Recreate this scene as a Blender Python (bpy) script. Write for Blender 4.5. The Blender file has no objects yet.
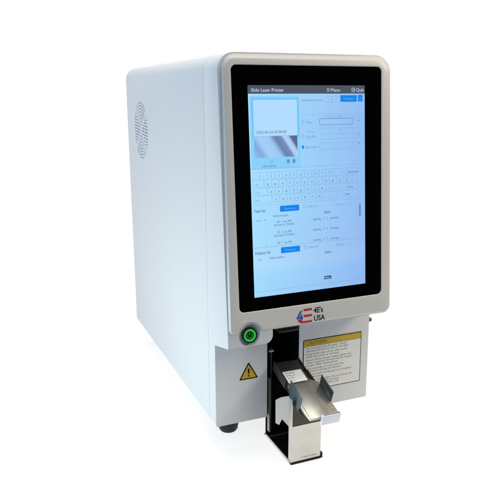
import bpy, bmesh, math, random
from mathutils import Vector, Matrix
random.seed(4)
S = bpy.context.scene
C = S.collection

# ------------------------------------------------------------------ camera
cam = bpy.data.cameras.new('camera'); camo = bpy.data.objects.new('camera', cam); C.objects.link(camo)
yaw, pitch, roll = 0.394476, -0.237650, -0.002786
fw = Vector((math.sin(yaw)*math.cos(pitch), math.cos(yaw)*math.cos(pitch), math.sin(pitch)))
rt = fw.cross(Vector((0, 0, 1))).normalized(); up = rt.cross(fw)
r2 = rt*math.cos(roll)+up*math.sin(roll); u2 = -rt*math.sin(roll)+up*math.cos(roll)
M = Matrix((r2, u2, -fw)).transposed().to_4x4(); M.translation = (-0.224795, -0.644341, 0.378368)
camo.matrix_world = M
cam.sensor_width = 36; cam.lens = 642.10*36/500; cam.clip_start = .01; cam.clip_end = 500
S.camera = camo

# ------------------------------------------------------------------ world: a bright white studio, dim behind the photographer
w = bpy.data.worlds.new('World'); S.world = w; w.use_nodes = True
nt = w.node_tree; N = nt.nodes; L = nt.links
bg = N['Background']
tc = N.new('ShaderNodeTexCoord'); sx = N.new('ShaderNodeSeparateXYZ'); L.new(tc.outputs['Generated'], sx.inputs[0])
def wramp(sock, lo, hi, a, b):
    m = N.new('ShaderNodeMapRange'); m.interpolation_type = 'SMOOTHSTEP'
    m.inputs['From Min'].default_value = lo; m.inputs['From Max'].default_value = hi
    m.inputs['To Min'].default_value = a; m.inputs['To Max'].default_value = b
    L.new(sock, m.inputs['Value']); return m.outputs[0]
def wmix(fac, a, b):
    m = N.new('ShaderNodeMix'); m.data_type = 'RGBA'; L.new(fac, m.inputs['Factor'])
    for s, v in ((m.inputs[6], a), (m.inputs[7], b)):
        if isinstance(v, tuple): s.default_value = v
        else: L.new(v, s)
    return m.outputs[2]
DIM = (.06, .06, .06, 1); BACK = (1.25, 1.25, 1.25, 1); LEFT = (.15, .40, .74, 1); UP = (.80, .77, .71, 1)
c1 = wmix(wramp(sx.outputs['Y'], -.15, .35, 0, 1), DIM, BACK)
c2 = wmix(wramp(sx.outputs['X'], -.15, -.55, 0, 1), c1, LEFT)
c3 = wmix(wramp(sx.outputs['Z'], .55, .85, 0, 1), c2, UP)
L.new(c3, bg.inputs['Color']); bg.inputs['Strength'].default_value = 1.0
S.view_settings.view_transform = 'Standard'; S.view_settings.look = 'None'
S.view_settings.exposure = 0; S.view_settings.gamma = 1

def softbox(name, loc, aim, size, power, col):
    l = bpy.data.lights.new(name, 'AREA'); l.shape = 'SQUARE'; l.size = size; l.energy = power; l.color = col
    o = bpy.data.objects.new(name, l); C.objects.link(o); o.location = loc
    o.rotation_euler = (Vector(aim)-Vector(loc)).to_track_quat('-Z', 'Y').to_euler()
softbox('softbox_warm', (.95, -.62, .78), (.18, 0, .15), .35, 7.4, (1, .87, .70))
softbox('softbox_cool', (-.40, .03, -.00), (0, .03, .03), .20, 1.5, (.80, .98, 1))
softbox('softbox_top', (.10, -.06, 1.35), (.10, -.02, .4), .5, 8.5, (1, .96, .90))

# ------------------------------------------------------------------ helpers
def srgb(r, g, b):
    f = lambda c: (c/255/12.92) if c/255 <= .04045 else ((c/255+.055)/1.055)**2.4
    return (f(r), f(g), f(b), 1)
def mat(name, col, rough=.5, metal=0., spec=.5, emit=None, estr=1., bump=0., bscale=300., alpha=None, mottle=0., coat=0.):
    m = bpy.data.materials.new(name); m.use_nodes = True
    t = m.node_tree; b = t.nodes['Principled BSDF']
    b.inputs['Base Color'].default_value = col; b.inputs['Roughness'].default_value = rough
    b.inputs['Metallic'].default_value = metal; b.inputs['Specular IOR Level'].default_value = spec
    b.inputs['Coat Weight'].default_value = coat
    if emit:
        b.inputs['Emission Color'].default_value = emit; b.inputs['Emission Strength'].default_value = estr
    if bump or mottle:
        co = t.nodes.new('ShaderNodeTexCoord')
        nz = t.nodes.new('ShaderNodeTexNoise'); nz.inputs['Scale'].default_value = bscale; nz.inputs['Detail'].default_value = 4
        t.links.new(co.outputs['Object'], nz.inputs['Vector'])
        if bump:
            bp = t.nodes.new('ShaderNodeBump'); bp.inputs['Strength'].default_value = bump; bp.inputs['Distance'].default_value = .0004
            t.links.new(nz.outputs[0], bp.inputs['Height']); t.links.new(bp.outputs[0], b.inputs['Normal'])
        if mottle:
            n2 = t.nodes.new('ShaderNodeTexNoise'); n2.inputs['Scale'].default_value = bscale*.12; n2.inputs['Detail'].default_value = 5
            t.links.new(co.outputs['Object'], n2.inputs['Vector'])
            mr = t.nodes.new('ShaderNodeMapRange'); mr.inputs['From Min'].default_value = .3; mr.inputs['From Max'].default_value = .7
            mr.inputs['To Min'].default_value = 1-mottle; mr.inputs['To Max'].default_value = 1+mottle
            t.links.new(n2.outputs[0], mr.inputs['Value'])
            mx = t.nodes.new('ShaderNodeMix'); mx.data_type = 'RGBA'; mx.blend_type = 'MULTIPLY'; mx.inputs['Factor'].default_value = 1
            mx.inputs[6].default_value = col; t.links.new(mr.outputs[0], mx.inputs[7]); t.links.new(mx.outputs[2], b.inputs['Base Color'])
    return m
def obj(name, bm, m, parent=None, mtx=None, smooth=None):
    me = bpy.data.meshes.new(name); bmesh.ops.recalc_face_normals(bm, faces=bm.faces); bm.to_mesh(me); bm.free()
    o = bpy.data.objects.new(name, me); C.objects.link(o)
    for mm in (m if isinstance(m, (list, tuple)) else [m]): me.materials.append(mm)
    if parent: o.parent = parent
    if mtx is not None: o.matrix_local = mtx
    if smooth: shade(me, smooth)
    return o
def shade(me, ang=35):
    for p in me.polygons: p.use_smooth = True
    me.set_sharp_from_angle(angle=math.radians(ang))
def add_box(bm, x0, x1, y0, y1, z0, z1, mi=0):
    v = [bm.verts.new((x, y, z)) for x in (x0, x1) for y in (y0, y1) for z in (z0, z1)]
    for f in ((0,1,3,2),(4,6,7,5),(0,4,5,1),(2,3,7,6),(0,2,6,4),(1,5,7,3)):
        bm.faces.new([v[i] for i in f]).material_index = mi
def loft(bm, loops, cap0=True, cap1=True, closed_ring=False):
    vs = [[bm.verts.new(p) for p in lp] for lp in loops]; n = len(vs[0])
    pairs = list(zip(vs, vs[1:])) + ([(vs[-1], vs[0])] if closed_ring else [])
    for a, b in pairs:
        for i in range(n): bm.faces.new((a[i], a[(i+1) % n], b[(i+1) % n], b[i]))
    if cap0 and not closed_ring: bm.faces.new(vs[0])
    if cap1 and not closed_ring: bm.faces.new(vs[-1])
def rr(x0, x1, y0, y1, r, seg=8):
    """rounded rectangle, r = one radius or four (bl, br, tr, tl)"""
    if not isinstance(r, (list, tuple)): r = (r,)*4
    out = []
    for (cx, cy, a0, q) in ((x0+r[0], y0+r[0], 180, r[0]), (x1-r[1], y0+r[1], 270, r[1]), (x1-r[2], y1-r[2], 0, r[2]), (x0+r[3], y1-r[3], 90, r[3])):
        for i in range(seg+1):
            a = math.radians(a0+90*i/seg); out.append((cx+q*math.cos(a), cy+q*math.sin(a)))
    return out
def prism(bm, pts, a, b, axis='y'):
    f = {'y': lambda p, t: (p[0], t, p[1]), 'x': lambda p, t: (t, p[0], p[1]), 'z': lambda p, t: (p[0], p[1], t)}[axis]
    loft(bm, [[f(p, a) for p in pts], [f(p, b) for p in pts]])
def cyl(bm, c, r0, r1, a, b, axis='y', seg=32):
    pts = lambda r: [(c[0]+r*math.cos(2*math.pi*i/seg), c[1]+r*math.sin(2*math.pi*i/seg)) for i in range(seg)]
    f = {'y': lambda p, t: (p[0], t, p[1]), 'x': lambda p, t: (t, p[0], p[1]), 'z': lambda p, t: (p[0], p[1], t)}[axis]
    loft(bm, [[f(p, a) for p in pts(r0)], [f(p, b) for p in pts(r1)]])
def boolean(o, bms, op='DIFFERENCE'):
    for bm in bms:
        c = obj('cutter', bm, []); c.matrix_world = o.matrix_basis
        md = o.modifiers.new('b', 'BOOLEAN'); md.operation = op; md.object = c; md.solver = 'EXACT'
        bake(o); bpy.data.objects.remove(c, do_unlink=True)
def bake(o):
    dg = bpy.context.evaluated_depsgraph_get(); dg.update()
    me = bpy.data.meshes.new_from_object(o.evaluated_get(dg)); old = o.data; mats = [m for m in old.materials]
    nm = old.name; o.modifiers.clear(); o.data = me; bpy.data.meshes.remove(old); me.name = nm
    me.materials.clear()
    for m in mats: me.materials.append(m)
def bevel(o, wd, seg=3, ang=35):
    md = o.modifiers.new('bev', 'BEVEL'); md.width = wd; md.segments = seg; md.limit_method = 'ANGLE'; md.angle_limit = math.radians(ang)
    md.use_clamp_overlap = True; bake(o); shade(o.data, 40)
def text(bm, s, size, x, y, z=0., mi=0, align='LEFT', sxx=1., bold=0.):
    cu = bpy.data.curves.new('t', 'FONT'); cu.body = s; cu.size = size; cu.align_x = align; cu.resolution_u = 3; cu.offset = bold
    o = bpy.data.objects.new('t', cu); C.objects.link(o)
    dg = bpy.context.evaluated_depsgraph_get(); dg.update()
    me = bpy.data.meshes.new_from_object(o.evaluated_get(dg))
    n0 = len(bm.verts); f0 = len(bm.faces); bm.from_mesh(me); bm.verts.ensure_lookup_table(); bm.faces.ensure_lookup_table()
    for v in bm.verts[n0:]: v.co = (v.co.x*sxx+x, v.co.y+y, z)
    for f in bm.faces[f0:]: f.material_index = mi
    bpy.data.objects.remove(o, do_unlink=True); bpy.data.curves.remove(cu); bpy.data.meshes.remove(me)
def quad(bm, x0, x1, y0, y1, z=0., mi=0):
    f = bm.faces.new([bm.verts.new(p) for p in ((x0, y0, z), (x1, y0, z), (x1, y1, z), (x0, y1, z))]); f.material_index = mi
def line_rect(bm, x0, x1, y0, y1, t, z=0., mi=0):
    quad(bm, x0, x1, y0, y0+t, z, mi); quad(bm, x0, x1, y1-t, y1, z, mi)
    quad(bm, x0, x0+t, y0+t, y1-t, z, mi); quad(bm, x1-t, x1, y0+t, y1-t, z, mi)
def part_n(o):  # flat art keeps its facing direction
    return o
def flat(name, bm, m, parent, mtx):
    me = bpy.data.meshes.new(name); bm.to_mesh(me); bm.free()
    o = bpy.data.objects.new(name, me); C.objects.link(o)
    for mm in (m if isinstance(m, (list, tuple)) else [m]): me.materials.append(mm)
    o.parent = parent; o.matrix_local = mtx; return o

# ------------------------------------------------------------------ materials
white = mat('white_abs', (.61, .61, .60, 1), .36, spec=.45, bump=.06, bscale=900, mottle=.012)
ivory = mat('ivory_abs', (.62, .595, .545, 1), .33, spec=.45, bump=.05, bscale=900, mottle=.015)
black_gl = mat('black_glass', (.001, .001, .001, 1), .08, spec=.02)
black_pl = mat('black_plastic', (.006, .006, .006, 1), .45, spec=.2)
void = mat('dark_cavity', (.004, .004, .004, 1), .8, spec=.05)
rubber = mat('rubber', (.008, .008, .010, 1), .55, spec=.3)
steel = mat('brushed_steel', (.60, .585, .53, 1), .34, metal=.9, bump=.15, bscale=400, mottle=.06)
steel_dk = mat('dull_dark_steel', (.075, .066, .058, 1), .38, metal=.7, bump=.2, bscale=350, mottle=.15)
tray_m = mat('tray_metal', (.34, .31, .27, 1), .30, metal=.8, bump=.2, bscale=500, mottle=.12)
neck_m = mat('charcoal_metal', (.035, .035, .034, 1), .4, metal=.4, bump=.1)
clip_m = mat('blue_grey_metal', (.10, .135, .16, 1), .30, metal=.75, bump=.1, bscale=300)
plast = mat('white_plastic', (.80, .79, .84, 1), .3, bump=.05)
beige_m = mat('beige_metal', (.60, .53, .45, 1), .45, metal=.0, mottle=.05)
ventd = mat('vent_grey', (.42, .47, .52, 1), .7)
ink = mat('black_ink', (.012, .012, .014, 1), .6, spec=.2)
inkg = mat('grey_ink', (.05, .05, .053, 1), .6, spec=.2)
yellow = mat('yellow_print', (.50, .34, .008, 1), .5)
paper = mat('sticker_paper', (.70, .695, .65, 1), .45, mottle=.02)
blue_p = mat('blue_print', (.02, .045, .33, 1), .5)
red_p = mat('red_print', (.50, .012, .03, 1), .5)
green_e = mat('green_ring_light', (.01, .2, .02, 1), .3, emit=(.015, .50, .05, 1), estr=.8)

# ------------------------------------------------------------------ white table; glow added to wash out shadow and fill the front
TFRONT = -.25  # table ends here, out of view, to limit bounce onto the machine front
tb = mat('table_added_glow', (.36, .36, .36, 1), .6, spec=.05, emit=(1, 1, 1, 1), estr=.76)
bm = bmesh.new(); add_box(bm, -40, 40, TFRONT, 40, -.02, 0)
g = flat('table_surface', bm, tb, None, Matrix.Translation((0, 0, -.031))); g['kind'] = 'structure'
g['label'] = 'plain white table with an added glow under the machine'

# ------------------------------------------------------------------ printer
W, D, H = .2046, .4103, .42
pb, zb, k = .0450, .1289, .0785
Lk = math.sqrt(1+k*k)
root = bpy.data.objects.new('slide_printer', None); C.objects.link(root)
root['label'] = 'white upright slide label printer with a lit touch screen on its front'
root['category'] = 'printer'
# panel frame: X right, Y up the tilted face, Z out of it
def panel(x=0., v=0., n=0.):
    Vv = Vector((0, k, 1))/Lk; Nn = Vector((0, -1, k))/Lk
    m = Matrix((Vector((1, 0, 0)), Vv, Nn)).transposed().to_4x4()
    m.translation = Vector((0, -pb, zb)) + Vector((1, 0, 0))*x + Vv*v + Nn*n
    return m
FR = Matrix(((1, 0, 0, 0), (0, 0, -1, 0), (0, 1, 0, 0), (0, 0, 0, 1)))   # upright front plane: X right, Y up, Z towards viewer
def front(x, z, y=0.):
    m = FR.copy(); m.translation = (x, y, z); return m

RT = .019
def outline(x0, x1, z0, z1, rb=.002): return rr(x0, x1, z0, z1, (rb, rb, RT, RT), 10)
OX0, OX1 = .0650, .1070
# main housing
bm = bmesh.new(); prism(bm, outline(0, W, 0, H), .0226, D)
body = obj('housing', bm, white, root)
md = body.modifiers.new('bev', 'BEVEL'); md.width = .006; md.segments = 5; md.limit_method = 'ANGLE'; md.angle_limit = math.radians(60)
bm = bmesh.new(); add_box(bm, OX0, OX1, -.05, .12, -.01, .116)
# bevel only the rear rim: front rim lies against the shell
md.limit_method = 'WEIGHT'
at = body.data.attributes.new('bevel_weight_edge', 'FLOAT', 'EDGE')
for e in body.data.edges:
    a, b = (body.data.vertices[i].co for i in e.vertices)
    if a.y > D-1e-5 and b.y > D-1e-5: at.data[e.index].value = 1
bake(body); boolean(body, [bm]); shade(body.data, 40)
# front shell with the leaning head
nl = .003
yf = lambda z: -pb+k*(z-zb)+nl
prof = [(.0222, 0), (0, 0), (0, H+.01), (.0222, H+.01)]
bm = bmesh.new(); prism(bm, prof, -.01, W+.01, 'x')
shell = obj('front_shell', bm, white, root)
tabp = rr(-.01, .0525, .1135, .150, (.001, .009, .001, .001), 6)
bm = bmesh.new()
loft(bm, [[(x, yf(z)-.0002, z) for x, z in tabp], [(x, .006, z-(.0125 if z < .125 else 0.)) for x, z in tabp]])
cut = bmesh.new(); prism(cut, outline(0, W, 0, H), -.2, .2)
op = bmesh.new(); add_box(op, OX0, OX1, -.02, .05, -.01, .1155)
hb = bmesh.new(); hp = rr(-.01, W, zb-.0004, H+.01, (.001, .0085, .001, .001), 6)
loft(hb, [[(x, yf(z), z) for x, z in hp], [(x, .006, z-(.0115 if z < .2 else 0.)) for x, z in hp]])
boolean(shell, [hb], 'UNION'); boolean(shell, [bm], 'UNION'); boolean(shell, [cut], 'INTERSECT'); boolean(shell, [op])
bevel(shell, .0022, 4, 32)
# raised front frame round the glass
G0, V0, V1 = .0135, (.1524-zb)*Lk, (.4076-zb)*Lk
HV = (H-zb)*Lk
def fr_loop(l, r, b, t, n, rad, rb):
    return [(x, y, n) for x, y in rr(l, W-r, b, HV-t, (rb, rb, rad, rad), 10)]
def skew(lp, top, bot):   # left margin widens to the top
    out = []
    for x, y, n in lp:
        f = max(0, min(1, y/HV)); s = bot+(top-bot)*f
        out.append((x+s*max(0, 1-x/.02) if x < .02 else x, y, n))
    return out
loops = [skew(fr_loop(.0012, .0020, .0006, .0016, -nl-.001, .0165, .005), .0034, .0),
         skew(fr_loop(.0012, .0020, .0006, .0016, -nl+.0004, .0165, .005), .0034, .0),
         skew(fr_loop(.0019, .0029, .0014, .0040, -.0016, .0155, .0048), .0034, .0),
         skew(fr_loop(.0028, .0038, .0024, .0056, -.0004, .0145, .0045), .0034, .0),
         skew(fr_loop(.0040, .0050, .0034, .0068, 0, .0135, .0045), .0032, .0),
         [(x, y, 0) for x, y in rr(G0-.0006, W-G0+.0006, V0-.0006, V1+.0006, .0062, 10)],
         [(x, y, -.0006) for x, y in rr(G0, W-G0, V0, V1, .0056, 10)],
         [(x, y, -nl-.001) for x, y in rr(G0, W-G0, V0, V1, .0056, 10)]]
bm = bmesh.new(); loft(bm, loops, closed_ring=True)
frame = obj('screen_frame', bm, ivory, root, panel())
BX, BV = .0249, (.1262-zb)*Lk
dish = bmesh.new(); cyl(dish, (BX, BV), .0112, .0166, -nl-.0030, .0012, 'z', 64)
boolean(frame, [dish]); shade(frame.data, 30)
# dish in the shell tab
bm = bmesh.new(); cyl(bm, (BX, BV), .0100, .0130, -nl-.0022, -nl+.0012, 'z', 64)
c = obj('cutter', bm, []); c.matrix_world = panel()
md = shell.modifiers.new('b', 'BOOLEAN'); md.operation = 'DIFFERENCE'; md.object = c; md.solver = 'EXACT'
bake(shell); bpy.data.objects.remove(c, do_unlink=True); shade(shell.data, 40)
# black glass and screen
bm = bmesh.new(); prism(bm, rr(G0+.0001, W-G0-.0001, V0+.0001, V1-.0001, .0055, 10), -nl-.0008, -.0008, 'z')
glass = obj('black_glass', bm, black_gl, root, panel())

# ---- screen
SW, SH = .1383, .2212
scr_m = bpy.data.materials.new('lit_screen'); scr_m.use_nodes = True
t = scr_m.node_tree; b = t.nodes['Principled BSDF']; b.inputs['Base Color'].default_value = (0, 0, 0, 1); b.inputs['Specular IOR Level'].default_value = .05
co = t.nodes.new('ShaderNodeTexCoord'); sp = t.nodes.new('ShaderNodeSeparateXYZ'); t.links.new(co.outputs['Generated'], sp.inputs[0])
r1 = t.nodes.new('ShaderNodeValToRGB'); r1.color_ramp.interpolation = 'B_SPLINE'
els = r1.color_ramp.elements; els[0].position = 0; els[0].color = srgb(158, 198, 244); els[1].position = 1; els[1].color = srgb(166, 208, 250)
for p_, c_ in ((.10, srgb(152, 200, 252)), (.16, srgb(172, 206, 248)), (.26, srgb(158, 200, 248)), (.55, srgb(162, 208, 252)), (.8, srgb(154, 200, 250))):
    e = els.new(p_); e.color = c_
t.links.new(sp.outputs['Y'], r1.inputs[0])
mx = t.nodes.new('ShaderNodeMix'); mx.data_type = 'RGBA'; mx.blend_type = 'MULTIPLY'; mx.inputs['Factor'].default_value = 1
r3 = t.nodes.new('ShaderNodeValToRGB'); r3.color_ramp.elements[0].color = (1.12, 1.24, 1.05, 1); r3.color_ramp.elements[1].color = (.84, .84, .93, 1)
t.links.new(sp.outputs['X'], r3.inputs[0]); t.links.new(r1.outputs[0], mx.inputs[6]); t.links.new(r3.outputs[0], mx.inputs[7])
t.links.new(mx.outputs[2], b.inputs['Emission Color']); b.inputs['Emission Strength'].default_value = 1.0
def em(name, r, g, b_):
    return mat(name, (0, 0, 0, 1), .5, spec=.05, emit=srgb(r, g, b_), estr=1)
E_bar = em('ui_title_bar', 74, 84, 98); E_wht = em('ui_white', 196, 210, 230); E_txt = em('ui_text', 70, 94, 134)
E_soft = em('ui_soft_text', 112, 146, 190); E_line = em('ui_line', 130, 165, 208); E_btn = em('ui_button', 18, 132, 236)
E_btx = em('ui_button_text', 92, 180, 250); E_cy = em('ui_frame_blue', 138, 208, 250); E_pale = em('ui_pale', 178, 221, 255)
E_key = em('ui_key', 176, 214, 250); E_pan = em('ui_panel_glow', 184, 206, 242)
SM = lambda n: panel(.0313, (.1671-zb)*Lk, -.0008+n)
mm = .001
bm = bmesh.new(); quad(bm, 0, SW, 0, SH)
screen = flat('touch_screen', bm, scr_m, root, SM(.0002))
I = Matrix.Identity(4)
def lay(n): return Matrix.Translation((0, 0, n))
# title bar
bm = bmesh.new(); quad(bm, 0, SW, 212.6*mm, SH, 0)
text(bm, 'Slide Laser Printer', 5.0*mm, 3.2*mm, 214.7*mm, .0001, 1, bold=.00002)
text(bm, 'Menu', 5.3*mm, 95.5*mm, 214.6*mm, .0001, 1); text(bm, 'Quit', 5.2*mm, 127.4*mm, 214.7*mm, .0001, 1, bold=.00003)
for i in range(3): quad(bm, 91.2*mm, 94.2*mm, (215+i*1.3)*mm, (215.45+i*1.3)*mm, .0001, 1)
line_rect(bm, 121.8*mm, 125.6*mm, 214.4*mm, 218.6*mm, .5*mm, .0001, 1); quad(bm, 123.2*mm, 126.6*mm, 216.2*mm, 216.8*mm, .00015, 1)
flat('title_bar', bm, [E_bar, E_wht], screen, lay(.0001))
# slide preview
bm = bmesh.new()
quad(bm, 1.4*mm, 58.2*mm, 135.6*mm, 210.7*mm, 0, 0)
line_rect(bm, 3.6*mm, 56.6*mm, 168.8*mm, 208.2*mm, .7*mm, .00005, 3)
quad(bm, 5.6*mm, 54.8*mm, 170.3*mm, 206.3*mm, .00008, 1)
text(bm, '2023-06-24 07:00:00', 4.1*mm, 7.8*mm, 172.4*mm, .00014, 2)
text(bm, '11', 3.4*mm, 22.5*mm, 142*mm, .00014, 2); text(bm, 'Information', 3.4*mm, 13.5*mm, 137.8*mm, .00014, 2)
for i, x in enumerate((43.6, 50.2)):
    cyl_pts = [(x*mm+1.9*mm*math.cos(a*math.pi/8), 143.0*mm+2.4*mm*math.sin(a*math.pi/8), .00014) for a in range(16)]
    f = bm.faces.new([bm.verts.new(p) for p in cyl_pts]); f.material_index = 4
flat('slide_preview', bm, [E_cy, E_pale, E_txt, E_btx, E_soft], screen, lay(.0001))
# glossy slide picture: diagonal bands
pic = bpy.data.materials.new('preview_picture'); pic.use_nodes = True
t = pic.node_tree; b = t.nodes['Principled BSDF']; b.inputs['Base Color'].default_value = (0, 0, 0, 1); b.inputs['Specular IOR Level'].default_value = .05
co = t.nodes.new('ShaderNodeTexCoord'); sp = t.nodes.new('ShaderNodeSeparateXYZ'); t.links.new(co.outputs['Generated'], sp.inputs[0])
ma = t.nodes.new('ShaderNodeMath'); ma.operation = 'MULTIPLY_ADD'; ma.inputs[1].default_value = .30; t.links.new(sp.outputs['Y'], ma.inputs[0]); t.links.new(sp.outputs['X'], ma.inputs[2])
rp = t.nodes.new('ShaderNodeValToRGB'); els = rp.color_ramp.elements
els[0].position = 0; els[0].color = srgb(150, 190, 235); els[1].position = 1; els[1].color = srgb(88, 104, 140)
for p_, c_ in ((.18, srgb(128, 172, 226)), (.3, srgb(165, 205, 248)), (.5, srgb(160, 202, 246)), (.62, srgb(104, 130, 178)), (.74, srgb(120, 142, 184)), (.80, srgb(182, 208, 248)), (.87, srgb(176, 204, 246)), (.93, srgb(88, 106, 148))):
    e = els.new(p_); e.color = c_
mn = t.nodes.new('ShaderNodeMath'); mn.operation = 'MULTIPLY'; mn.inputs[1].default_value = .82; t.links.new(ma.outputs[0], mn.inputs[0])
t.links.new(mn.outputs[0], rp.inputs[0]); t.links.new(rp.outputs[0], b.inputs['Emission Color']); b.inputs['Emission Strength'].default_value = 1
bm = bmesh.new(); quad(bm, 5.0*mm, 54.8*mm, 147.8*mm, 169.6*mm)
flat('preview_picture', bm, pic, screen, lay(.0002))
# settings form
bm = bmesh.new()
text(bm, 'Repeated characters', 4.0*mm, 60.4*mm, 204.8*mm, 0, 1, sxx=.78)
line_rect(bm, 90*mm, 97*mm, 203.4*mm, 209.5*mm, .3*mm, 0, 2); line_rect(bm, 97.4*mm, 106*mm, 203.4*mm, 209.5*mm, .3*mm, 0, 2)
text(bm, '1', 3.5*mm, 92.8*mm, 205*mm, 0, 1); text(bm, '+', 3.5*mm, 101*mm, 205*mm, 0, 0)
quad(bm, 107.6*mm, 128.2*mm, 203.9*mm, 210.9*mm, 0, 3); quad(bm, 129.6*mm, 135.6*mm, 204.2*mm, 211.2*mm, 0, 3)
text(bm, 'Preview', 3.8*mm, 111.5*mm, 206*mm, .0001, 4); text(bm, '+', 4.5*mm, 131.3*mm, 206*mm, .0001, 4)
for y in (189.2, 187.0): quad(bm, 84*mm, 133*mm, y*mm, (y+.35)*mm, 0, 2)
line_rect(bm, 81.8*mm, 122.8*mm, 179.8*mm, 186.6*mm, .35*mm, 0, 0)
for y in (176.4, 170.2, 164.8, 160.6, 153.6): quad(bm, 81.8*mm, 128*mm, y*mm, (y+.3)*mm, 0, 2)
quad(bm, 60*mm, 134*mm, 191.4*mm, 191.6*mm, 0, 2)
for y in (188.4, 174.0): text(bm, '^', 4*mm, 106*mm, (y-1.5)*mm, .0001, 0)
for y in (182.5, 168.0, 157.8): text(bm, '>', 4*mm, 129.5*mm, y*mm, .0001, 0)
for y, s in ((181.6, 'Title'), (166.6, 'Cap No'), (155.6, 'Barcode: 1')):
    text(bm, s, 4.0*mm, 64.8*mm, y*mm, 0, 1); line_rect(bm, 60.2*mm, 62.6*mm, y*mm, (y+3.4)*mm, .3*mm, 0, 1)
quad(bm, 60.2*mm, 62.2*mm, 155.4*mm, 159*mm, .00005, 3); text(bm, 'Case', 4.0*mm, 67*mm, 172*mm, 0, 4)
quad(bm, 1*mm, 134*mm, 136.2*mm, 136.5*mm, -.00002, 2)
flat('settings_form', bm, [E_txt, E_soft, E_line, E_btn, E_btx], screen, lay(.0002))
# on-screen keyboard: keys are pattern of one part
bm = bmesh.new()
rows = [('`1234567890-=', 'Backspace', ''), ('qwertyuiop[]', '\\', 'Tab'), ("asdfghjkl;'", 'Enter', 'Caps'), ('zxcvbnm,./', 'Shift', 'Shift')]
ky = [133.2, 124.9, 116.6, 108.5, 100.4]
for r_, (chs, last, first) in enumerate(rows):
    y1, y0 = ky[r_]-.4, ky[r_+1]+.4; x = 2.2
    lead = (0, 13, 17, 22)[r_]; 
    if lead:
        line_rect(bm, x*mm, (x+lead-.8)*mm, y0*mm, y1*mm, .25*mm, 0, 1); text(bm, first, 3.0*mm, (x+2)*mm, (y0+2)*mm, 0, 2); x += lead
    for ch in chs:
        line_rect(bm, x*mm, (x+7.9)*mm, y0*mm, y1*mm, .25*mm, 0, 1)
        text(bm, ch, 4.2*mm, (x+3.9)*mm, (y0+1.9)*mm, 0, 0 if r_ else 2, align='CENTER'); x += 8.7
    line_rect(bm, x*mm, 128.8*mm, y0*mm, y1*mm, .25*mm, 0, 1); text(bm, last, 3.2*mm, (x+1.6)*mm, (y0+2)*mm, 0, 0)
flat('screen_keyboard', bm, [E_txt, E_line, E_soft], screen, lay(.0001))
# task list and history list
def section(name, title, yt, n, total, state_y):
    bm = bmesh.new()
    quad(bm, 1.5*mm, 134*mm, (yt+7.6)*mm, (yt+7.9)*mm, 0, 2)
    text(bm, title, 4.6*mm, 2.4*mm, (yt+.4)*mm, 0, 0, bold=.00004, sxx=.88)
    quad(bm, 32.6*mm, 55.4*mm, (yt-.6)*mm, (yt+5.8)*mm, 0, 3); text(bm, 'Remove', 3.9*mm, 37.4*mm, (yt+1.2)*mm, .0001, 4)
    line_rect(bm, 60.5*mm, 63.6*mm, (yt+1.6)*mm, (yt+5)*mm, .3*mm, 0, 1); text(bm, 'Select all', 3.4*mm, 66*mm, (yt+1.8)*mm, 0, 1)
    text(bm, total, 3.6*mm, 100*mm, (yt+1.2)*mm, 0, 1); text(bm, '>', 4.2*mm, 131*mm, (yt+1.2)*mm, 0, 1)
    text(bm, 'Information', 3.7*mm, 24.5*mm if n else 19*mm, (yt-5.8)*mm, 0, 0); text(bm, 'State', 3.9*mm, 86*mm, (state_y)*mm, 0, 0, bold=.00004)
    text(bm, 'No.   A' if n else 'No', 3.6*mm, 5*mm, (yt-9.4 if n else yt-6.2)*mm, 0, 1)
    for i in range(n):
        yy = yt-12.0-i*11.4
        text(bm, 'ID: 1 cap 001', 3.3*mm, 28.6*mm, yy*mm, 0, 0)
        if i < 2: text(bm, '2023-06-24  07:00:00', 3.1*mm, 24.6*mm, (yy-3.5)*mm, 0, 0, sxx=.9)
        text(bm, 'waiting   1 / 1   printing', 3.4*mm, 71.8*mm, (yy-.6)*mm, 0, 0)
        text(bm, str(i+1), 3.2*mm, 14.5*mm, (yy-1.5)*mm, 0, 1)
    return flat(name, bm, [E_txt, E_soft, E_line, E_btn, E_btx], screen, lay(.0001))
section('task_list', 'Task list', 90.6, 3, 'Total: 3   1 / 1', 84.6)
section('history_list', 'History list', 45.8, 0, 'Total: 0   1 / 1', 40.0)
bm = bmesh.new(); prism(bm, rr(130.2*mm, 132.8*mm, 78*mm, 91.5*mm, .001, 4), 0, .0001, 'z'); obj('scroll_bar', bm, E_soft, screen, lay(.0001))
bm = bmesh.new(); quad(bm, 84.6*mm, 94*mm, 10.6*mm, 14.4*mm, 0, 0); text(bm, 'Print', 3.2*mm, 85.6*mm, 11.2*mm, .0001, 1)
quad(bm, 2*mm, 136*mm, 5.8*mm, 6.1*mm, 0, 2)
flat('print_key', bm, [E_txt, E_pale, E_line], screen, lay(.0001))

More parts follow.
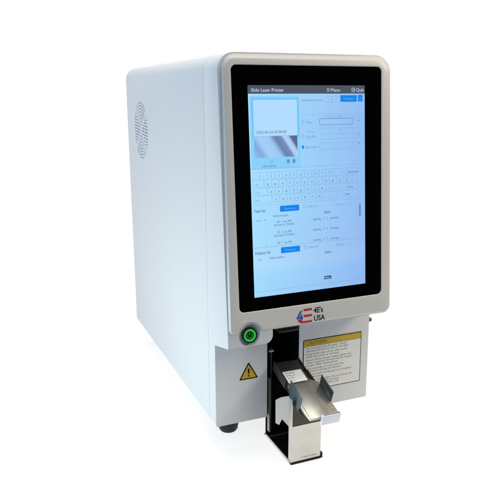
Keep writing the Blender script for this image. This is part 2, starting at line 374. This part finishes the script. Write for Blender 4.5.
# ---- power button
pbm = panel(BX, BV, 0)
bm = bmesh.new()
def ring(bm, prof, seg=48):
    loft(bm, [[(r*math.cos(2*math.pi*i/seg), r*math.sin(2*math.pi*i/seg), z) for i in range(seg)] for r, z in prof], closed_ring=True)
ring(bm, [(.0089, -nl-.004), (.0089, -nl+.0006), (.0083, -nl+.0026), (.0075, -nl+.0026), (.0069, -nl+.0014), (.0069, -nl-.004)])
btn = obj('power_button', bm, mat('gunmetal', (.045, .045, .042, 1), .3, metal=.8), root, pbm, 40)
bm = bmesh.new(); ring(bm, [(.0068, -nl-.002), (.0068, -nl+.0018), (.0064, -nl+.0024), (.0054, -nl+.0024), (.0049, -nl+.0016), (.0049, -nl-.002)])
obj('ring_light', bm, green_e, btn, I, 40)
bm = bmesh.new(); cyl(bm, (0, 0), .0048, .0046, -nl-.002, -nl+.0014, 'z')
obj('push_cap', bm, mat('dark_cap', (.012, .016, .012, 1), .3), btn, I, 40)
bm = bmesh.new()
for i in range(21):
    pass
arc = [(math.radians(125+290*i/20)) for i in range(21)]
lo = [bm.verts.new((.0026*math.cos(a), .0026*math.sin(a), 0)) for a in arc]; hi = [bm.verts.new((.0034*math.cos(a), .0034*math.sin(a), 0)) for a in arc]
for i in range(20): bm.faces.new((lo[i], hi[i], hi[i+1], lo[i+1]))
quad(bm, -.0004, .0004, .0008, .0040, 0)
flat('power_symbol', bm, mat('green_print', (.02, .22, .03, 1), .5, emit=(.01, .16, .02, 1), estr=.35), btn, lay(-nl+.00155))

# ---- logo on the frame
lx, lv = .0806, (.1300-zb)*Lk
bm = bmesh.new()
def poly(bm, pts, z=0., mi=0):
    f = bm.faces.new([bm.verts.new((a*mm, b_*mm, z)) for a, b_ in pts]); f.material_index = mi
# stylised blue 4 (left), three red bars, the lowest sweeping under the 4
poly(bm, [(4.4, 14.6), (7.2, 15.2), (2.9, 8.2), (0, 7.4)], 0, 0)
poly(bm, [(0, 7.4), (.3, 5.7), (7.8, 5.7), (7.8, 8.0), (2.9, 8.2)], .00001, 0)
poly(bm, [(4.4, 3.4), (6.8, 3.4), (6.8, 11.4), (4.4, 9.6)], .00002, 0)
for y in (15.4, 8.6):
    poly(bm, [(8.9, y-1.35), (19.4, y-1.35), (18.9, y+1.2), (8.5, y+1.2)], 0, 1)
sw = [(8.0+6.6*math.cos(math.radians(180+90*i/8)), 5.0+4.6*math.sin(math.radians(180+90*i/8))) for i in range(9)]
inn = [(8.2+4.4*math.cos(math.radians(270-90*i/8)), 5.0+2.2*math.sin(math.radians(270-90*i/8))) for i in range(9)]
poly(bm, sw+[(19.4, .4), (18.9, 2.8)]+inn, .00003, 1)
for a, b_ in ((2.4, 7.4), (4.4, 10.8), (5.6, 5.0), (5.6, 8.2), (3.4, 6.6)):   # little stars on the 4
    st = []
    for i in range(10):
        r = .55 if i % 2 == 0 else .22; an = math.radians(90+36*i); st.append((a+r*math.cos(an), b_+r*math.sin(an)))
    poly(bm, st, .00006, 2)
text(bm, "4E's", .0088, .0213, .0104, 0, 3, bold=.00018, sxx=.86); text(bm, 'USA', .0088, .0213, .0012, 0, 3, bold=.00018, sxx=.86)
flat('company_logo', bm, [blue_p, red_p, paper, ink], root, panel(lx, lv+.0008, .00015))

# ---- warning triangle on the lower front
def tri_pts(s, r=.0):
    return [(-s, -s*.62), (s, -s*.62), (0, s*1.1)]
def tri(bm, hw, y0, y1, r, z, mi):
    P = [Vector((-hw, y0)), Vector((hw, y0)), Vector((0, y1))]; out = []
    for i in range(3):
        p, a, b_ = P[i], P[i-1], P[(i+1) % 3]
        d1 = (a-p).normalized(); d2 = (b_-p).normalized()
        for j in range(5):
            tt = j/4; q = p+(d1*(1-tt)+d2*tt)*r*(1 if tt in (0, 1) else .85); out.append((q.x, q.y, z))
    f = bm.faces.new([bm.verts.new(q) for q in out]); f.material_index = mi
bm = bmesh.new()
tri(bm, .0122, -.0004, .0212, .0014, 0, 0); tri(bm, .0096, .0012, .0180, .0008, .00008, 1)
for pts in ([(-.0009, .0064), (.0009, .0064), (.0013, .0122), (0, .0134), (-.0013, .0122)], [(-.0010, .0030), (.0010, .0030), (.0010, .0050), (-.0010, .0050)]):
    f = bm.faces.new([bm.verts.new((a, b_, .00014)) for a, b_ in pts]); f.material_index = 0
flat('warning_triangle', bm, [ink, yellow], root, front(.0412, .0540, -.0002))

# ---- caution label on the lower front
LX0, LX1, LZ0, LZ1 = .1125, .1940, .0240, .0905
lw, lh = LX1-LX0, LZ1-LZ0
bm = bmesh.new()
prism(bm, rr(0, lw, 0, lh, .0008, 3), -.00025, 0, 'z'); quad(bm, .0009, lw-.0009, .0009, lh-.0009, .00006, 1)
quad(bm, .0009, lw-.0009, lh-.0084, lh-.0009, .0001, 2); quad(bm, .0009, lw-.0009, lh-.0088, lh-.0084, .0001, 0)
text(bm, 'CAUTION', .0062, .0040, lh-.0069, .00015, 4, bold=.00008)
lines = ['Do not stare into the beam. Avoid', 'exposure of eyes or skin to the light', '',
         'Keep hands clear of the slide outlet', 'while the printer is working', '',
         'Switch off the power supply before the', 'cover is opened. Service only by trained',
         'people. Wear safety glasses', '', 'Load one slide at a time with the', 'printed end facing the machine', '', 'Do not touch moving parts or hot glass', 'near the outlet', '', 'Keep the outlet clean. Do not block the', 'vent openings of the housing', 'Use dry and clean slides only']
yy = lh-.0123
for i, s in enumerate(lines):
    if not s: yy -= .0008; continue
    text(bm, s, .0034, .0036, yy, .0001, 3, sxx=1.18); yy -= .00345
flat('caution_label', bm, [ink, paper, yellow, inkg, mat('ochre_ink', (.12, .085, .01, 1), .5)], root, front(LX0, LZ0, -.0004))

# ---- fan vent on the left side: short slots on rings cut into the housing, dark grille behind
bm = bmesh.new()
def slot(pts):
    loft(bm, [[(-.002, .3172+q, .3268+v) for q, v in pts], [(.0016, .3172+q, .3268+v) for q, v in pts]])
for sgn in (1, -1):
    for r_ in range(1, 10):          # arcs over and under the hub
        rad = .0045*r_; hw = .00085; span = 47-4/r_
        parts = 1 if r_ < 3 else (2 if r_ < 6 else 3)
        for j in range(parts):
            a0 = 90-span+2*span*j/parts+(1.6/rad*.045); a1 = 90-span+2*span*(j+1)/parts-(1.6/rad*.045)
            aa = [math.radians(a0+(a1-a0)*i/6) for i in range(7)]
            slot([((rad+hw)*math.cos(t_), sgn*(rad+hw)*math.sin(t_)) for t_ in aa]+[((rad-hw)*math.cos(t_), sgn*(rad-hw)*math.sin(t_)) for t_ in reversed(aa)])
    for i in range(-6, 7):           # straight slots at the two sides
        z = i*.0044; y0 = abs(z)*1.10+.0032; y1 = math.sqrt(.0412**2-z*z)
        n = 2 if y1-y0 > .018 else 1
        for j in range(n):
            ya = y0+(y1-y0)*j/n+.0008; yb = y0+(y1-y0)*(j+1)/n-.0008
            if yb-ya < .003: continue
            slot([(sgn*q, v+sgn*q*.06) for q, v in rr(ya, yb, z-.0009, z+.0009, .0008, 2)])
bmesh.ops.recalc_face_normals(bm, faces=bm.faces)
keep = body.data.copy(); boolean(body, [bm])
if len(body.data.polygons) < len(keep.polygons): body.data = keep
shade(body.data, 40)
bm = bmesh.new(); cyl(bm, (.3172, .3268), .0435, .0435, .0010, .0030, 'x', 48)
obj('fan_vent', bm, ventd, root)

# ---- feet
for fx, fy in ((.0312, .0430), (.1660, .0480), (.0312, .3650), (.1700, .3650)):
    bm = bmesh.new(); s = 32
    loft(bm, [[(fx+r*math.cos(2*math.pi*i/s), fy+r*math.sin(2*math.pi*i/s), z) for i in range(s)] for r, z in ((.0138, .0005), (.0138, -.012), (.0132, -.020), (.0118, -.0285), (.0100, -.0309))])
    obj('foot', bm, rubber, root, smooth=40)
# ---- side screw on the right
bm = bmesh.new(); cyl(bm, (0, 0), .0032, .0026, 0, .0048, 'x', 20)
obj('side_screw', bm, steel_dk, root, Matrix.Translation((W-.0003, .0035, .1030)), 40)

# ---- outlet: dark cavity, cassette bracket, tray
outlet = bpy.data.objects.new('slide_outlet', None); C.objects.link(outlet); outlet.parent = root
bm = bmesh.new()
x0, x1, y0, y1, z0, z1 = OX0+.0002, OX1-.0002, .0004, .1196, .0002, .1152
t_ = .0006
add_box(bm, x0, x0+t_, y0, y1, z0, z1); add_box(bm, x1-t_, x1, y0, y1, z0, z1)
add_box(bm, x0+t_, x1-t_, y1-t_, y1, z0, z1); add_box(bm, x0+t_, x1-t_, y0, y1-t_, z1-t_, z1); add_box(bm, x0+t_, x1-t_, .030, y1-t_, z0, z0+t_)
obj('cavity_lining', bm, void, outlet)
bm = bmesh.new()      # bracket under the head, and the guide rails in the left of the opening
add_box(bm, .0740, .1040, -.0060, -.0030, .1100, .1128); add_box(bm, .0760, .1020, -.0085, -.0060, .1085, .1105)
obj('outlet_bracket', bm, steel_dk, outlet)
for (a, b_, c_, d_, e_, f_, m_) in ((.0672, .0690, -.002, .004, -.020, .050, tray_m), (.0700, .0716, .001, .006, -.020, .088, neck_m), (.0668, .0722, -.003, .0, .084, .0862, steel)):
    bm = bmesh.new(); add_box(bm, a, b_, c_, d_, e_, f_); o = obj('guide_rail', bm, m_, outlet)
# cassette bracket: floor plate, right wall, rear lip, front plate with painted shade above
CX0, CX1, CY = .0672, .1062, -.0600
cas = bpy.data.objects.new('cassette_bracket', None); C.objects.link(cas); cas.parent = root
bm = bmesh.new()
add_box(bm, CX0, CX1, CY-.0006, .012, -.0300, -.0284)
o = obj('base_plate', bm, black_pl, cas)
bm = bmesh.new(); add_box(bm, CX0-.0004, CX0+.0006, CY+.001, .008, -.0299, -.0268)
obj('base_lip', bm, steel, cas)
bm = bmesh.new(); add_box(bm, CX1-.0012, CX1, CY+.0015, .012, -.0283, .0400)
obj('side_wall', bm, black_pl, cas)
bm = bmesh.new(); add_box(bm, CX0+.001, CX1-.0013, -.0005, .0005, -.0283, -.0262)
obj('rear_lip', bm, steel, cas)
bm = bmesh.new(); add_box(bm, CX0+.001, CX1-.0013, .010, .0115, -.0283, .0430)
obj('rear_wall', bm, void, cas)
bm = bmesh.new(); prism(bm, rr(CX0+.0012, CX1-.0008, -.0278, .0165, .0008, 3), CY-.0010, CY+.0006)
fp = obj('front_plate', bm, steel, cas)
bm = bmesh.new()
for a, b_ in ((.0125, .0145), (.0158, .0215), (.0226, .0246), (.0262, .0330)): quad(bm, a, b_, 0, .0007)
flat('stamped_marks', bm, mat('stamp_grey', (.16, .155, .14, 1), .5), fp, front(CX0, -.0245, CY-.00112))
bm = bmesh.new(); add_box(bm, CX0+.0014, CX1-.0010, CY-.0004, CY+.0006, .0165, .0480)  # dark sheet stands in for the tray's shade and reflection on the plate
obj('front_plate_tray_shade', bm, steel_dk, cas)
bm = bmesh.new(); add_box(bm, CX0+.0002, CX0+.0016, CY-.0012, CY+.0055, -.0280, .0500)
obj('front_post', bm, steel, cas)
bm = bmesh.new()
add_box(bm, CX1-.0010, CX1+.0016, CY-.0016, CY+.004, -.0300, -.0235); add_box(bm, CX0-.0002, CX1-.0010, CY-.0020, CY-.0006, -.0302, -.0282)
obj('corner_foot', bm, black_pl, cas)
bm = bmesh.new()
sp_ = ((.0696, -.0143, .0278), (.0741, -.0197, .0327), (.0815, -.0286, .0372), (.0818, -.0290, -.0037), (.0751, -.0209, .0053), (.0727, -.0180, -.0034), (.0697, -.0144, -.0020))
loft(bm, [[(x+d*.77, y+d*.64, z) for x, y, z in sp_] for d in (0, .0015)])
obj('slide_stop', bm, beige_m, cas)

# tray in its own tilted frame: X right, Y up the slope (into the machine), Z normal
sl = math.atan(.3301)
TM = Matrix.Translation((0, -.020, .065)) @ Matrix.Rotation(sl, 4, 'X')
tray = bpy.data.objects.new('slide_tray', None); C.objects.link(tray); tray.parent = root; tray.matrix_local = TM
ts = -.0018
bm = bmesh.new()
pts = [(.0722, -.0640), (.0738, -.0764), (.0745, -.0771), (.1100, -.0771), (.1108, -.0764), (.1108, -.0240), (.1040, -.0180), (.1040, -.0020), (.0745, -.0020), (.0745, -.0180), (.0722, -.0230)]
prism(bm, pts, ts-.0015, ts, 'z')
o = obj('tray_plate', bm, tray_m, tray); bevel(o, .0004, 2)
bm = bmesh.new()
add_box(bm, .0745, .1040, -.0019, .017, ts-.0030, ts+.0008); add_box(bm, .0728, .0744, -.016, .019, ts-.010, ts+.0022); add_box(bm, .1041, .1056, -.016, .019, ts-.010, ts+.0022)
obj('tray_neck', bm, neck_m, tray)
bm = bmesh.new(); add_box(bm, .0738, .1092, -.0600, .0000, ts-.0090, ts-.0016)
obj('tray_underframe', bm, black_pl, tray)
for x in (.0716, .1106):
    bm = bmesh.new()
    pts = rr(-.0560, -.0275, ts-.003, .0118, (.0006, .0006, .0010, .0010), 3)
    prism(bm, pts, x, x+.0010, 'x'); add_box(bm, x, x+.0010, -.0540, -.0300, ts-.0080, ts-.0031)
    o = obj('side_clip', bm, clip_m, tray); bevel(o, .0002, 2)
bm = bmesh.new(); prism(bm, rr(.0862, .1098, -.0812, -.0772, .0018, 5), -.0092, .0046, 'z')
grip = obj('finger_grip', bm, plast, tray); bevel(grip, .0014, 4)
bm = bmesh.new(); prism(bm, rr(.0880, .1080, -.0800, -.0786, .0007, 3), .0046, .00475, 'z')
obj('grip_slot', bm, mat('slot_grey', (.09, .09, .11, 1), .6), grip)
for x, y in ((.0995, -.026), (.1072, -.066)):
    bm = bmesh.new(); cyl(bm, (x, y), .0013, .0010, ts, ts+.0006, 'z', 16); obj('tray_screw', bm, steel, tray, smooth=40)

# ------------------------------------------------------------------ the glass slide lying on the tray
gl = bpy.data.materials.new('clear_glass'); gl.use_nodes = True
b = gl.node_tree.nodes['Principled BSDF']; b.inputs['Base Color'].default_value = (.93, .96, .95, 1)
b.inputs['Roughness'].default_value = .02; b.inputs['IOR'].default_value = 1.45; b.inputs['Transmission Weight'].default_value = 1
sroot = bpy.data.objects.new('glass_slide', None); C.objects.link(sroot); sroot.matrix_world = TM
sroot['label'] = 'clear microscope slide with white printed end lying on the metal tray'; sroot['category'] = 'glass slide'
bm = bmesh.new(); prism(bm, rr(.0746, .0990, -.0768, -.0006, .0006, 3), -.0010, 0, 'z')
obj('glass_plate', bm, gl, sroot)
bm = bmesh.new(); quad(bm, .0748, .0988, -.0200, -.0008, 0, 0)
for i, (s, sz) in enumerate((('S23-0624', .0034), ('07:00  A1', .0030), ('cap 001', .0030), ('slide 11', .0030))):
    text(bm, s, sz, .0764, -.0050-i*.0042, .00008, 1)
flat('printed_end', bm, [mat('frosted_white', (.93, .93, .92, 1), .6, spec=.2), inkg], sroot, lay(.00012))
